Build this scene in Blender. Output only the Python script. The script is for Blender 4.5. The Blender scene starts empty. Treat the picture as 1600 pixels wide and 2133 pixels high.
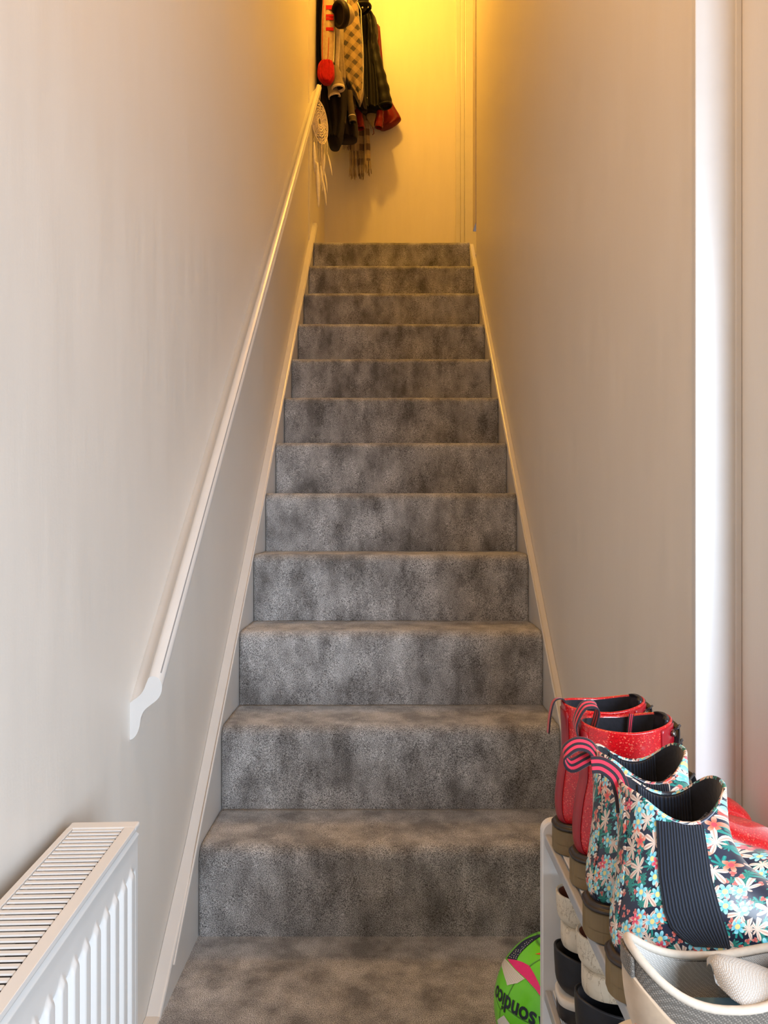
import bpy, bmesh, math, random
from mathutils import Vector, noise
random.seed(7)
PI = math.pi
S = bpy.context.scene
COL = S.collection

# ------------------------------------------------------------------ camera, light, exposure
F = 1602.0; CX = 817.0; CY = 1066.5; CZ = 0.884
cd = bpy.data.cameras.new('camera'); cam = bpy.data.objects.new('camera', cd); COL.objects.link(cam)
cam.location = (0, 0, CZ); cam.rotation_euler = (PI/2, 0, 0)
cd.sensor_fit = 'VERTICAL'; cd.sensor_height = 24; cd.lens = F/2133*24
cd.shift_x = -(CX-800)/2133; cd.clip_start = 0.02
S.camera = cam
S.view_settings.view_transform = 'Standard'; S.view_settings.look = 'None'
S.view_settings.exposure = 0.0; S.view_settings.gamma = 1; S.view_settings.use_curve_mapping = False
w = bpy.data.worlds.new('sky'); S.world = w; w.use_nodes = True
w.node_tree.nodes['Background'].inputs[0].default_value = (.62, .76, 1, 1)
w.node_tree.nodes['Background'].inputs[1].default_value = .6
def light(name, typ, loc, energy, col, size=.1, sizey=None, rot=(0, 0, 0)):
    l = bpy.data.lights.new(name, typ); l.energy = energy; l.color = col
    if typ == 'AREA':
        l.size = size
        if sizey: l.shape = 'RECTANGLE'; l.size_y = sizey
    else: l.shadow_soft_size = size
    o = bpy.data.objects.new(name, l); COL.objects.link(o); o.location = loc; o.rotation_euler = rot
    return o
day = light('daylight', 'AREA', (1.22, -1.20, 1.12), 46, (.73, .86, 1.0), .95, 1.6, (PI/2-.42, 0, .50)); day.data.spread = 2.0
light('landing_bulb', 'POINT', (-.12, 3.80, 4.42), 62, (1, .49, .055), .05)
light('hall_bulb', 'POINT', (-.13, .52, 2.16), 14, (1, .51, .12), .07)

# ------------------------------------------------------------------ helpers
def P(px, py, d): return Vector(((px-CX)*d/F, d, CZ-(py-CY)*d/F))
def empty(name, loc, label, cat, group=None):
    o = bpy.data.objects.new(name, None); COL.objects.link(o); o.location = loc
    o.empty_display_size = .05
    return tag(o, label, cat, group)
def tag(o, label, cat, group=None):
    o['label'] = label; o['category'] = cat
    if group: o['group'] = group
    return o
def wloc(o):
    v = Vector((0, 0, 0))
    while o: v += o.location; o = o.parent
    return v
def mk(name, verts, faces, mat, parent=None, smooth=False, kind=None, label=None, mats=None, fm=None):
    off = wloc(parent) if parent else Vector((0, 0, 0))
    verts = [Vector(v)-off for v in verts]
    base = Vector((0, 0, 0))
    if not kind:   # put the origin at the piece's own base
        xs = [v.x for v in verts]; ys = [v.y for v in verts]; zs = [v.z for v in verts]
        base = Vector(((min(xs)+max(xs))/2, (min(ys)+max(ys))/2, min(zs)))
    me = bpy.data.meshes.new(name)
    me.from_pydata([tuple(v-base) for v in verts], [], faces)
    bm = bmesh.new(); bm.from_mesh(me); bmesh.ops.recalc_face_normals(bm, faces=bm.faces); bm.to_mesh(me); bm.free()
    for m in (mats or [mat]): me.materials.append(m)
    if fm:
        for p, i in zip(me.polygons, fm): p.material_index = i
    if smooth: me.polygons.foreach_set('use_smooth', [True]*len(me.polygons))
    me.update()
    o = bpy.data.objects.new(name, me); COL.objects.link(o); o.parent = parent; o.location = base
    if kind: o['kind'] = kind
    if label: o['label'] = label
    return o
class MB:
    def __init__(s): s.v = []; s.f = []
    def add(s, v, f):
        n = len(s.v); s.v += [Vector(a) for a in v]; s.f += [tuple(i+n for i in q) for q in f]; return s
    def box(s, a, b, bev=0, tf=None):
        bm = bmesh.new()
        x0, y0, z0 = a; x1, y1, z1 = b
        vs = [bm.verts.new(c) for c in ((x0,y0,z0),(x1,y0,z0),(x1,y1,z0),(x0,y1,z0),(x0,y0,z1),(x1,y0,z1),(x1,y1,z1),(x0,y1,z1))]
        for q in ((0,3,2,1),(4,5,6,7),(0,1,5,4),(1,2,6,5),(2,3,7,6),(3,0,4,7)): bm.faces.new([vs[i] for i in q])
        if bev: bmesh.ops.bevel(bm, geom=bm.edges[:]+bm.verts[:], offset=bev, segments=3, profile=.5, affect='EDGES', clamp_overlap=True)
        bm.verts.index_update()
        v = [tf(x.co) if tf else x.co.copy() for x in bm.verts]; f = [tuple(x.index for x in q.verts) for q in bm.faces]
        bm.free(); return s.add(v, f)
    def tube(s, pts, r, n=10, caps=True):
        pts = [Vector(p) for p in pts]; rs = r if isinstance(r, (list, tuple)) else [r]*len(pts)
        rings = []; up = None
        for i, p in enumerate(pts):
            t = (pts[min(i+1, len(pts)-1)]-pts[max(i-1, 0)]).normalized()
            if up is None: up = t.orthogonal().normalized()
            up = (up - t*up.dot(t)).normalized(); b = t.cross(up)
            rings.append([p+rs[i]*(math.cos(2*PI*k/n)*up+math.sin(2*PI*k/n)*b) for k in range(n)])
        return s.loft(rings, caps, caps)
    def loft(s, rings, c0=True, c1=True, closed=True):
        n = len(rings[0]); v = [p for r in rings for p in r]; f = []
        for i in range(len(rings)-1):
            for k in range(n if closed else n-1):
                k2 = (k+1) % n
                f.append((i*n+k, i*n+k2, (i+1)*n+k2, (i+1)*n+k))
        if c0: f.append(tuple(range(n)))
        if c1: f.append(tuple((len(rings)-1)*n+k for k in range(n)))
        return s.add(v, f)
    def ball(s, c, r, n=12, m=8):
        c = Vector(c); r = Vector(r) if not isinstance(r, (int, float)) else Vector((r, r, r))
        return s.loft([[c+Vector((r.x*math.sin(a)*math.cos(2*PI*k/n), r.y*math.sin(a)*math.sin(2*PI*k/n), r.z*math.cos(a))) for k in range(n)]
                       for a in [PI*(i+.02)/(m+.04) for i in range(m+1)]])
    def go(s, name, mat, parent=None, smooth=False, **k): return mk(name, s.v, s.f, mat, parent, smooth, **k)
def cr(pts, n):            # Catmull-Rom through tuples
    out = []
    L = len(pts)
    for i in range(L-1):
        p0, p1, p2, p3 = pts[max(i-1, 0)], pts[i], pts[i+1], pts[min(i+2, L-1)]
        for j in range(n):
            t = j/n
            out.append(tuple(.5*((2*b)+(-a+c)*t+(2*a-5*b+4*c-d)*t*t+(-a+3*b-3*c+d)*t**3) for a, b, c, d in zip(p0, p1, p2, p3)))
    out.append(tuple(pts[-1])); return out
def ribbon(name, pts, wd, width, mat, parent, th=.0015, n=6):
    pts = [Vector(p) for p in cr([tuple(p) for p in pts], n)]
    wds = [Vector(wd).normalized()]*len(pts) if not isinstance(wd, list) else None
    if wds is None:
        q = cr([tuple(p) for p in wd], n); wds = [Vector(a).normalized() for a in q]
    rings = []
    for i, p in enumerate(pts):
        t = (pts[min(i+1, len(pts)-1)]-pts[max(i-1, 0)]).normalized()
        a = (wds[i]-t*wds[i].dot(t)).normalized(); b = t.cross(a)
        m = 6
        rings.append([p+a*width*(k/m-.5)+b*th/2 for k in range(m+1)]+[p+a*width*(k/m-.5)-b*th/2 for k in range(m, -1, -1)])
    mb = MB().loft(rings)
    o = mb.go(name, mat, parent, True)
    # stripes run along the ribbon: store the across coordinate as an attribute
    at = o.data.attributes.new('across', 'FLOAT', 'POINT'); m = 6
    vals = []
    for _ in pts: vals += [k/m for k in range(m+1)]+[k/m for k in range(m, -1, -1)]
    at.data.foreach_set('value', vals)
    return o

# ------------------------------------------------------------------ materials
class NT:
    def __init__(s, name, rough=.5, metal=0, coat=0, spec=.5, sheen=0):
        s.m = bpy.data.materials.new(name); s.m.use_nodes = True; s.t = s.m.node_tree
        s.b = s.t.nodes['Principled BSDF']; s.b.inputs['Roughness'].default_value = rough
        s.b.inputs['Metallic'].default_value = metal; s.b.inputs['Coat Weight'].default_value = coat
        s.b.inputs['Specular IOR Level'].default_value = spec; s.b.inputs['Sheen Weight'].default_value = sheen
        s.b.inputs['Coat Roughness'].default_value = .06
        s.tc = s.t.nodes.new('ShaderNodeTexCoord'); s.geo = s.t.nodes.new('ShaderNodeNewGeometry')
        s.obj = s.tc.outputs['Object']; s.pos = s.geo.outputs['Position']
    def n(s, typ, **k):
        q = s.t.nodes.new(typ)
        for a, b in k.items(): setattr(q, a, b)
        return q
    def put(s, sock, v):
        if isinstance(v, bpy.types.NodeSocket): s.t.links.new(v, sock)
        elif isinstance(v, tuple) and len(v) == 3 and sock.type == 'RGBA': sock.default_value = v+(1,)
        else: sock.default_value = v
    def ma(s, op, a, b=0., c=0., clamp=False):
        q = s.n('ShaderNodeMath', operation=op, use_clamp=clamp)
        s.put(q.inputs[0], a); s.put(q.inputs[1], b); s.put(q.inputs[2], c); return q.outputs[0]
    def mix(s, f, a, b):
        q = s.n('ShaderNodeMix', data_type='RGBA'); s.put(q.inputs[0], f); s.put(q.inputs[6], a); s.put(q.inputs[7], b); return q.outputs[2]
    def xyz(s, v):
        q = s.n('ShaderNodeSeparateXYZ'); s.put(q.inputs[0], v); return q.outputs
    def comb(s, x, y, z=0.):
        q = s.n('ShaderNodeCombineXYZ'); s.put(q.inputs[0], x); s.put(q.inputs[1], y); s.put(q.inputs[2], z); return q.outputs[0]
    def mapping(s, v, scale=(1,1,1), rot=(0,0,0), loc=(0,0,0)):
        q = s.n('ShaderNodeMapping'); s.put(q.inputs[0], v); q.inputs['Scale'].default_value = scale
        q.inputs['Rotation'].default_value = rot; q.inputs['Location'].default_value = loc; return q.outputs[0]
    def noise(s, v, scale, detail=2, rough=.5):
        q = s.n('ShaderNodeTexNoise'); s.put(q.inputs['Vector'], v); q.inputs['Scale'].default_value = scale
        q.inputs['Detail'].default_value = detail; q.inputs['Roughness'].default_value = rough; return q.outputs[0]
    def ramp(s, f, a, b, ca=0., cb=1.):
        q = s.n('ShaderNodeMapRange', clamp=True); s.put(q.inputs[0], f)
        for i, v in enumerate((a, b, ca, cb)): q.inputs[i+1].default_value = v
        return q.outputs[0]
    def bump(s, h, strength=.3, dist=.002):
        q = s.n('ShaderNodeBump'); s.put(q.inputs['Height'], h); q.inputs['Strength'].default_value = strength
        q.inputs['Distance'].default_value = dist; s.t.links.new(q.outputs[0], s.b.inputs['Normal'])
    def base(s, c): s.put(s.b.inputs['Base Color'], c); return s.m
def plain(name, c, rough=.5, nz=.06, scale=40, bump=.15, dist=.001, **k):
    q = NT(name, rough, **k); f = q.noise(q.obj, scale, 3)
    q.bump(f, bump, dist)
    return q.base(q.mix(q.ramp(f, .3, .7), tuple(x*(1-nz) for x in c), tuple(min(1, x*(1+nz)) for x in c)))
def wallmat(name, c, rough=.42):
    q = NT(name, rough, spec=.35)
    st = q.noise(q.mapping(q.pos, (14, 14, 2.2)), 1.6, 4, .6)
    pt = q.noise(q.pos, 2.0, 2)
    fn = q.noise(q.pos, 260, 2)
    q.bump(q.ma('ADD', q.ma('MULTIPLY', st, 1.), q.ma('MULTIPLY', fn, .12)), .22, .004)
    q.put(q.b.inputs['Roughness'], q.ramp(st, .3, .7, rough-.06, rough+.10))
    f = q.ramp(q.ma('ADD', q.ma('MULTIPLY', st, .6), q.ma('MULTIPLY', pt, .4)), .35, .65)
    return q.base(q.mix(f, tuple(x*.965 for x in c), tuple(min(1, x*1.02) for x in c)))
M = {}
M['wall'] = wallmat('greige_wall_paint', (.735, .69, .635))
M['ceil'] = plain('white_ceiling_paint', (.8, .78, .74), .7)
M['gloss'] = plain('white_gloss_paint', (.66, .64, .62), .3, .02, 20, .1)
M['dullpaint'] = plain('grey_white_paint', (.58, .53, .50), .45, .03, 20, .1)
M['rad'] = plain('white_radiator_enamel', (.72, .70, .68), .28, .015, 20, .05)
M['dark'] = plain('slot_shade_dark', (.05, .05, .055), .8)
M['shadegrey'] = plain('painted_shade_grey', (.25, .25, .26), .5)  # shade among the fins and in the rail groove, put into the colour
M['slat'] = plain('white_rack_plastic', (.78, .77, .76), .35, .02)
M['rail'] = plain('grey_rack_metal', (.42, .42, .43), .35, .03, metal=.0)
# carpet
q = NT('grey_twist_pile_carpet', .95, spec=.1, sheen=.35)
q.b.inputs['Sheen Roughness'].default_value = .5
fine = q.noise(q.pos, 560, 1, .5); fine2 = q.noise(q.pos, 1300, 1, .6)
warp = q.mapping(q.pos, (10, 10, 6))
pat = q.noise(warp, 1.25, 5, .62); pat2 = q.noise(q.mapping(q.pos, (22, 22, 9)), 1., 2)
sp = q.ramp(q.ma('ADD', q.ma('MULTIPLY', fine, .62), q.ma('MULTIPLY', fine2, .38)), .39, .62)
pt = q.ramp(q.ma('ADD', q.ma('MULTIPLY', pat, .7), q.ma('MULTIPLY', pat2, .3)), .38, .62)
lo = q.mix(sp, (.034, .031, .030), (.30, .29, .285)); hi = q.mix(sp, (.125, .12, .12), (.84, .84, .85))
q.bump(q.ma('ADD', fine, q.ma('MULTIPLY', pat2, 2.5)), .6, .004)
M['carpet'] = q.base(q.mix(pt, lo, hi))  # large soft patches: shading of the pile put into the colour
def glitter():
    q = NT('red_glitter_patent', .3, coat=.55)
    v = q.n('ShaderNodeTexVoronoi'); q.put(v.inputs['Vector'], q.obj); v.inputs['Scale'].default_value = 1300
    r = q.xyz(v.outputs['Color'])[0]; v2 = q.n('ShaderNodeTexVoronoi'); q.put(v2.inputs['Vector'], q.obj); v2.inputs['Scale'].default_value = 900
    r2 = q.xyz(v2.outputs['Color'])[0]
    big = q.ramp(q.noise(q.obj, 14, 2), .4, .6)
    c = q.mix(q.ramp(r, 0, 1), (.42, .002, .006), (.82, .006, .012))
    c = q.mix(q.ma('GREATER_THAN', r2, .93), c, (.92, .16, .10))  # bright flecks: sparkle put into the base colour
    c = q.mix(q.ma('MULTIPLY', big, .25), c, (.22, .003, .008))
    q.bump(q.noise(q.obj, 30, 2), .12, .002)
    return q.base(c)
M['red'] = glitter()
M['redplain'] = plain('dark_red_patent_leather', (.33, .004, .012), .35, .1, 30, .2, coat=.2)
M['black'] = plain('black_leather', (.012, .012, .016), .4, .1, 120, .3)
M['lining'] = plain('navy_black_lining', (.006, .007, .014), .9, .3, 200, .4, sheen=.3)
M['heel'] = plain('tan_rubber_sole', (.19, .125, .05), .42, .12, 30, .2)
M['welt'] = plain('dark_brown_welt', (.022, .013, .009), .35, .3, 60, .5)
q = NT('striped_pull_tab', .85, sheen=.2)
a = q.n('ShaderNodeAttribute', attribute_name='across').outputs['Fac']
k = q.ma('FRACT', q.ma('MULTIPLY', a, 2.5)); q.bump(q.noise(q.obj, 900, 1), .4, .0006)
M['tab'] = q.base(q.mix(q.ma('GREATER_THAN', k, .48), (.018, .010, .018), (.72, .03, .07)))
def floral():
    q = NT('dark_floral_print', .38, coat=.25)
    x, y, z = q.xyz(q.obj)
    U = q.ma('SUBTRACT', x, y); V = q.ma('ADD', z, q.ma('MULTIPLY', y, .7))
    wz = q.noise(q.obj, 60, 1)
    col = q.mix(q.ramp(q.noise(q.obj, 25, 2), .4, .6), (.010, .012, .028), (.022, .026, .05))
    def layer(col, sc, ox, oy, n, R, a, kpow, prob, c1, c2, cc=None, rc=.1, st=1.0):
        vec = q.comb(q.ma('ADD', q.ma('MULTIPLY', U, sc), ox), q.ma('ADD', q.ma('MULTIPLY', V, sc*st), oy))
        v = q.n('ShaderNodeTexVoronoi', voronoi_dimensions='2D'); q.put(v.inputs['Vector'], vec)
        v.inputs['Scale'].default_value = 1.; v.inputs['Randomness'].default_value = .7
        d = q.n('ShaderNodeVectorMath', operation='SUBTRACT'); q.put(d.inputs[0], vec); q.put(d.inputs[1], v.outputs['Position'])
        dx, dy, _ = q.xyz(d.outputs[0]); rr, rg, rb = q.xyz(v.outputs['Color'])
        r = v.outputs['Distance']
        th = q.ma('ADD', q.ma('ARCTAN2', dy, dx), q.ma('MULTIPLY', rg, 6.28))
        pe = q.ma('POWER', q.ma('ABSOLUTE', q.ma('COSINE', q.ma('MULTIPLY', th, n/2))), kpow)
        # leaves: drop one side of the star so it reads as a leaf with a stem
        lim = q.ma('MULTIPLY', q.ma('ADD', q.ma('MULTIPLY', pe, 1-a), a), R)
        if cc is None:
            side = q.ramp(q.ma('COSINE', th), -1, .2, .35, 1.); lim = q.ma('MULTIPLY', lim, side)
        m = q.ma('MULTIPLY', q.ramp(q.ma('SUBTRACT', lim, r), 0, .03), q.ma('LESS_THAN', rb, prob))
        vein = q.ramp(pe, .93, .99) if cc is None else q.ramp(q.ma('DIVIDE', r, R), .45, .9)
        col = q.mix(m, col, q.mix(vein, c1, c2))
        if cc:
            m2 = q.ma('MULTIPLY', q.ramp(q.ma('SUBTRACT', rc, r), 0, .03), q.ma('LESS_THAN', rb, prob)); col = q.mix(m2, col, cc)
        return col
    col = layer(col, 62, 3, 7, 9, .60, .25, 1.4, .75, (.015, .20, .17), (.03, .34, .28))
    col = layer(col, 100, 13, 1, 7, .55, .3, 1.2, .5, (.02, .16, .12), (.04, .30, .24))
    col = layer(col, 150, 5.5, 9, 3, .42, .4, .8, .25, (.50, .10, .08), (.75, .25, .2), (.6, .1, .08), .12)
    col = layer(col, 50, 21, 17, 7, .72, .14, 1.2, .72, (.80, .62, .50), (.62, .34, .25))
    col = layer(col, 74, 2, 31, 5, .52, .30, 1.0, .14, (.70, .14, .08), (.88, .36, .24), (.75, .06, .08), .16)
    col = layer(col, 66, 43, 5, 6, .50, .30, .8, .50, (.16, .52, .62), (.42, .80, .86), (.85, .68, .25), .17)
    col = layer(col, 84, 11, 27, 5, .5, .35, .9, .10, (.72, .05, .10), (.80, .20, .22), (.85, .5, .3), .12)
    q.bump(wz, .1, .001)
    return q.base(col)
M['floral'] = floral()
q = NT('navy_ribbed_elastic', .8, sheen=.15)
at = q.n('ShaderNodeAttribute', attribute_name='rib').outputs['Fac']
rb = q.ramp(q.ma('ABSOLUTE', q.ma('SUBTRACT', q.ma('FRACT', q.ma('MULTIPLY', at, 17.)), .5)), .1, .4)
q.bump(rb, .9, .0015)
M['elastic'] = q.base(q.mix(rb, (.003, .004, .009), (.014, .023, .048)))
def mesh_fabric(name, c1, c2, sc=700):
    q = NT(name, .75, sheen=.2)
    v = q.n('ShaderNodeTexVoronoi'); q.put(v.inputs['Vector'], q.mapping(q.obj, (1, 1, 1.4), (0, .6, .4))); v.inputs['Scale'].default_value = sc; v.inputs['Randomness'].default_value = .15
    f = q.ramp(v.outputs['Distance'], .2, .55); q.bump(f, .5, .001)
    return q.base(q.mix(f, c1, c2))
M['meshlight'] = mesh_fabric('light_grey_mesh', (.72, .68, .63), (.50, .46, .42))
M['meshdark'] = mesh_fabric('taupe_knit_mesh', (.25, .215, .18), (.10, .085, .07), 520)
M['suede'] = plain('beige_suede', (.52, .38, .26), .85, .12, 60, .3, sheen=.3)
M['collar'] = plain('cream_collar_edge', (.60, .52, .43), .8, .06, 200, .3)
M['stitch'] = plain('rust_thread', (.42, .17, .10), .8)
M['insole'] = plain('blue_insole', (.20, .36, .50), .7, .3, 40, .3)
q = NT('cracked_cream_leather', .55)
n1 = q.noise(q.mapping(q.obj, (40, 40, 16)), 2.2, 5, .6)
cr_ = q.ramp(q.ma('ABSOLUTE', q.ma('SUBTRACT', n1, .5)), .0, .012)
blot = q.ramp(q.noise(q.obj, 55, 3), .52, .7)
M['cream'] = q.base(q.mix(cr_, (.28, .20, .12), q.mix(q.ma('MULTIPLY', blot, .5), (.70, .60, .46), (.50, .38, .24))))
M['offwhite'] = plain('off_white_canvas', (.72, .66, .58), .7, .05)
M['brown'] = plain('brown_lining', (.20, .05, .02), .7, .2)

# ------------------------------------------------------------------ setting
XL, XR = -.43, .415          # the two side walls of the stair
BACK = 4.85
G = .2115; D1 = 1.602
ZT = [0, .184, .377, .5685, .76, .944, 1.124, 1.313, 1.50, 1.693, 1.885, 2.078, 2.266]
def DK(k): return D1+G*(k-1)
def slab(name, a, b, mat, kind='structure'):
    return MB().box(a, b).go(name, mat, None, kind=kind)
slab('wall_left', (XL-.1, -1.6, -.02), (XL, BACK+.1, 4.75), M['wall'])
slab('wall_right', (XR, 1.064, -.02), (.476, 3.80, 4.75), M['wall'])
slab('wall_back', (XL, BACK, 2.2), (1.3, BACK+.1, 4.75), M['wall'])
slab('wall_right_hall', (.4765, .965, -.02), (1.9, 1.178, 2.6), M['wall'])
slab('wall_right_side', (1.8, -1.6, -.02), (1.9, .965, 2.6), M['wall'])
slab('wall_right_landing', (1.2, 3.80, 2.2), (1.3, BACK, 4.75), M['wall'])
slab('wall_right_landing_near', (XR+.12, 3.70, 2.2), (1.3, 3.80, 4.75), M['wall'])
slab('floor', (XL, -1.6, -.03), (1.8, 1.602, 0), M['carpet'])
slab('floor_landing', (XL, DK(12)+.2, 2.2), (1.3, BACK, ZT[12]), M['carpet'])
slab('ceiling', (XL, -1.6, 2.5), (1.8, 1.75, 2.6), M['ceil'])
slab('ceiling_landing', (XL-.1, 1.75, 4.65), (1.4, BACK+.1, 4.75), M['ceil'])
slab('wall_header', (XL, 1.75, 2.5), (XR, 1.85, 4.65), M['wall'])
# entrance wall behind the viewpoint with its bright doorway
slab('wall_front_left', (XL, -1.2, 0), (.72, -1.1, 2.5), M['wall'])
slab('wall_front_right', (1.72, -1.2, 0), (1.8, -1.1, 2.5), M['wall'])
slab('wall_front_top', (.72, -1.2, 2.05), (1.72, -1.1, 2.5), M['wall'])
slab('wall_front_sill', (.72, -1.2, 0), (1.72, -1.1, .2), M['wall'])
# white post at the end of the right-hand stair wall
m = MB().box((XR-.001, 1.050, 0), (.4762, 1.064, 2.5), .0015); m.box((.468, 1.0465, 0), (.4762, 1.051, 2.5), .001)
m.go('trim_1', M['gloss'], None, kind='structure')
# lining board at the top end of the right-hand wall, and the door casing on the landing
MB().box((XR-.006, 3.785, ZT[12]+.04), (XR+.122, 3.90, 4.65), .002).go('trim_2', M['dullpaint'], None, kind='structure')
m = MB(); m.box((.400, BACK-.016, ZT[12]), (.43, BACK, 4.65), .003); m.box((.43, BACK-.024, ZT[12]), (.455, BACK, 4.65), .004); m.box((.455, BACK-.034, ZT[12]), (.60, BACK, 4.65), .004)
m.go('trim_3', M['gloss'], None, kind='structure')
MB().box((XL, 3.955, ZT[12]), (XL+.004, BACK, 4.65), .001).go('trim_4', M['wall'], None, kind='structure')

# ------------------------------------------------------------------ staircase
st = empty('staircase', (0, D1, 0), 'straight flight of twelve stairs covered in grey mottled carpet between white strings', 'stairs')
CL, CR = -.402, .396
for k in range(1, 13):
    d, z0, z1 = DK(k), ZT[k-1], ZT[k]; r = .027 if k < 6 else .022
    pr = [(d, z0-.005)]+[(d, z0+(z1-r-z0)*i/9) for i in range(10)]
    pr += [(d+r-r*math.cos(a), z1-r+r*math.sin(a)) for a in [PI/2*i/7 for i in range(1, 8)]]
    dn = d+G+.004 if k < 12 else d+G+.02
    pr += [(d+r+(dn-d-r)*i/7, z1) for i in range(1, 8)]
    NX = 90; v = []; f = []
    for (pd, pz) in pr:
        for i in range(NX+1):
            x = CL+(CR-CL)*i/NX
            nz = noise.noise(Vector((x*60, pd*60, pz*60)))*.0011+noise.noise(Vector((x*9, pd*9+k, pz*9)))*.0016
            v.append((x, pd-nz, pz+nz*.5))
    n = NX+1
    for a in range(len(pr)-1):
        for i in range(NX): f.append((a*n+i, a*n+i+1, (a+1)*n+i+1, (a+1)*n+i))
    # underside and cheeks, so that every step is solid
    b = len(v); v += [(CL, dn, z0-.005), (CR, dn, z0-.005)]
    f.append(tuple([a*n for a in range(len(pr))]+[b])); f.append(tuple([a*n+NX for a in range(len(pr))]+[b+1]))
    f.append(tuple(range(n))+(b+1, b)); f.append(tuple((len(pr)-1)*n+i for i in range(n))+(b+1, b))
    mk('step', v, f, M['carpet'], st, True)
def zs(d): return max(.003, .4265+.885*(d-1.859)) if d > 1.602 else max(.003, .1991-.748*(1.602-d))
for side in (-1, 1):
    if side < 0: xo, xi, e1 = XL+.0006, -.404, 4.13
    else: xo, xi, e1 = XR-.0006, .397, 3.93
    dz = 0 if side < 0 else -.006
    d0 = 1.06 if side < 0 else 1.36
    def sec(d, x, xw, zb):
        t = zs(d)+dz; return [(xw, d, zb), (xw, d, t), (x-(-side)*0-side*-.0045, d, t), (x+side*.0015, d, t-.001), (x, d, t-.004), (x, d, zb)]
    rings = []
    for i in range(121):
        d = d0+(e1-d0)*i/120
        zb = max(-.004, zs(d)-.42) if d > 1.9 else -.004
        rings.append(sec(max(d, d0+.003), xi, xo, zb))
    m = MB().loft(rings); m.go('stringer', M['gloss'], st, label='white painted string board along the %s wall' % ('left' if side < 0 else 'right'))
    # fine bead line near the inner edge
    m = MB().tube([(xi-side*.0005, 1.42, zs(1.42)+dz-.0155), (xi-side*.0005, e1, zs(e1)+dz-.0155)], .0022, 6)
    m.go('stringer_bead', M['gloss'], st)

# ------------------------------------------------------------------ handrail
hr = empty('handrail', (XL, 1.262, .45), 'white painted wooden handrail fixed along the left stair wall, scrolled cut end at its foot', 'handrail')
prof = [(204,1158),(222,1152),(240,1138),(258,1115),(272,1085),(284,1045),(292,1000),(300,962),(325,912),(370,872),(405,846),(432,822),(455,790),(468,755),(472,715),(464,680),(447,650),(420,633),(385,630),(362,642),(350,665),(338,695),(322,735),(300,772),(275,797),(250,816),(225,833),(206,850)]
pts = []
for (a, b) in prof:
    p = P(220+a/4, 1250+b/4, 1.262); pts.append((max(p.x, XL), p.z))
pts = [(XL if i in (0, len(pts)-1) else x, z) for i, (x, z) in enumerate(pts)]
def sm(pts): return cr([tuple(p) for p in pts], 3)
pts = sm(pts)
rings = [[Vector((x, d, z+.896*(d-1.262))) for x, z in pts] for d in (1.262, 2.2, 3.2, 4.11, 4.13)]
rings[-1] = [Vector((XL+(p.x-XL)*.85, p.y, p.z-.004)) for p in rings[-1]]
o = MB().loft(rings, False, True).go('rail_moulding', M['gloss'], hr)
v = [Vector((x, 1.262, z)) for x, z in pts]; v2 = [p+Vector((0, -.0012, -.001)) for p in v]
MB().loft([v, v2]).go('scrolled_end', M['gloss'], hr)
# groove shade drawn as a thin grey tube along the rail
g = [(-.3820, .6112)]
for gx, gz in g:
    MB().tube([(gx, 1.27, gz+.896*.008), (gx, 4.1, gz+.896*(4.1-1.262))], .0011, 6).go('rail_groove_shade', M['shadegrey'], hr)

# ------------------------------------------------------------------ radiator
RL = .80
far = Vector((-.410, .985, 0)); ta = Vector((.0387, -1, 0)).normalized(); tb = Vector((1, .0387, 0)).normalized()
def R(c): return far+ta*c[0]+tb*c[1]+Vector((0, 0, c[2]))
rd = empty('radiator', R((RL/2, .04, .06)), 'white ribbed panel radiator with slotted top grille mounted low on the left wall', 'radiator')
T = .487; DP = .086
# top grille: frame and slats in one sheet
m = MB()
m.box((0, 0, T-.006), (.020, DP, T), .0022, R); m.box((RL-.02, 0, T-.006), (RL, DP, T), .0022, R)
m.box((.0175, .0004, T-.006), (RL-.0175, .008, T-.0002), .0006, R); m.box((.0175, DP-.014, T-.006), (RL-.0175, DP-.0004, T-.0002), .0006, R)
a = .0245
while a < RL-.03:
    rr = []
    for b in (.008, .0095, DP-.0155, DP-.0135):
        zz = T-.0035 if b in (.008, DP-.0135) else T-.0008
        rr.append([R((a-.0031, b, zz-.0014)), R((a-.0028, b, zz)), R((a+.0020, b, zz)), R((a+.0028, b, zz-.0014))])
    m.loft(rr); a += .0103
m.go('top_grille', M['rad'], rd)
# side cover plates
for a0, a1 in ((-.0012, .0015), (RL-.0015, RL+.0012)):
    MB().box((a0, .003, .07), (a1, DP-.008, T-.004), .0006, R).go('side_cover', M['rad'], rd)
# fluted front panel
def flute(a, z):
    band = T-.045
    ph = ((a-.014) % .0315)/.0315
    h = .5-.5*math.cos(2*PI*ph); h = min(1, max(0, (h-.12)*2.4)); h = h*h*(3-2*h)
    edge = min(1, max(0, (band-z-abs(ph-.5)*.022)/.012)); edge = edge*edge*(3-2*edge)
    if a < .012 or a > RL-.012: return 0
    return (h*.0085-.005)*edge
zz = [T-.006, T-.0075, T-.013, T-.016, T-.018, T-.022, T-.036]+[T-.040-.0025*i for i in range(14)]+[.30, .2, .12, .085, .07]
def prof_b(z):
    t = T-z
    if t < .008: return DP-.001
    if t < .0145: return DP-.006   # folded seam shadow under the cap
    if t < .019: return DP-.0015
    return DP-.003
rows = []
NA = int(RL/.0021)
for z in zz: rows.append([R((RL*i/NA, prof_b(z)+flute(RL*i/NA, z), z)) for i in range(NA+1)])
m = MB().loft(rows, False, False, closed=False)
m.loft([[R((0, DP-.02, z)), R((RL, DP-.02, z))] for z in (.07, T-.012)], False, False, closed=False)
m.go('front_panel', M['rad'], rd, True)
MB().box((.004, .0, .07), (RL-.004, .012, T-.008), .001, R).go('rear_panel', M['rad'], rd)
m = MB(); a = .03
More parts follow.
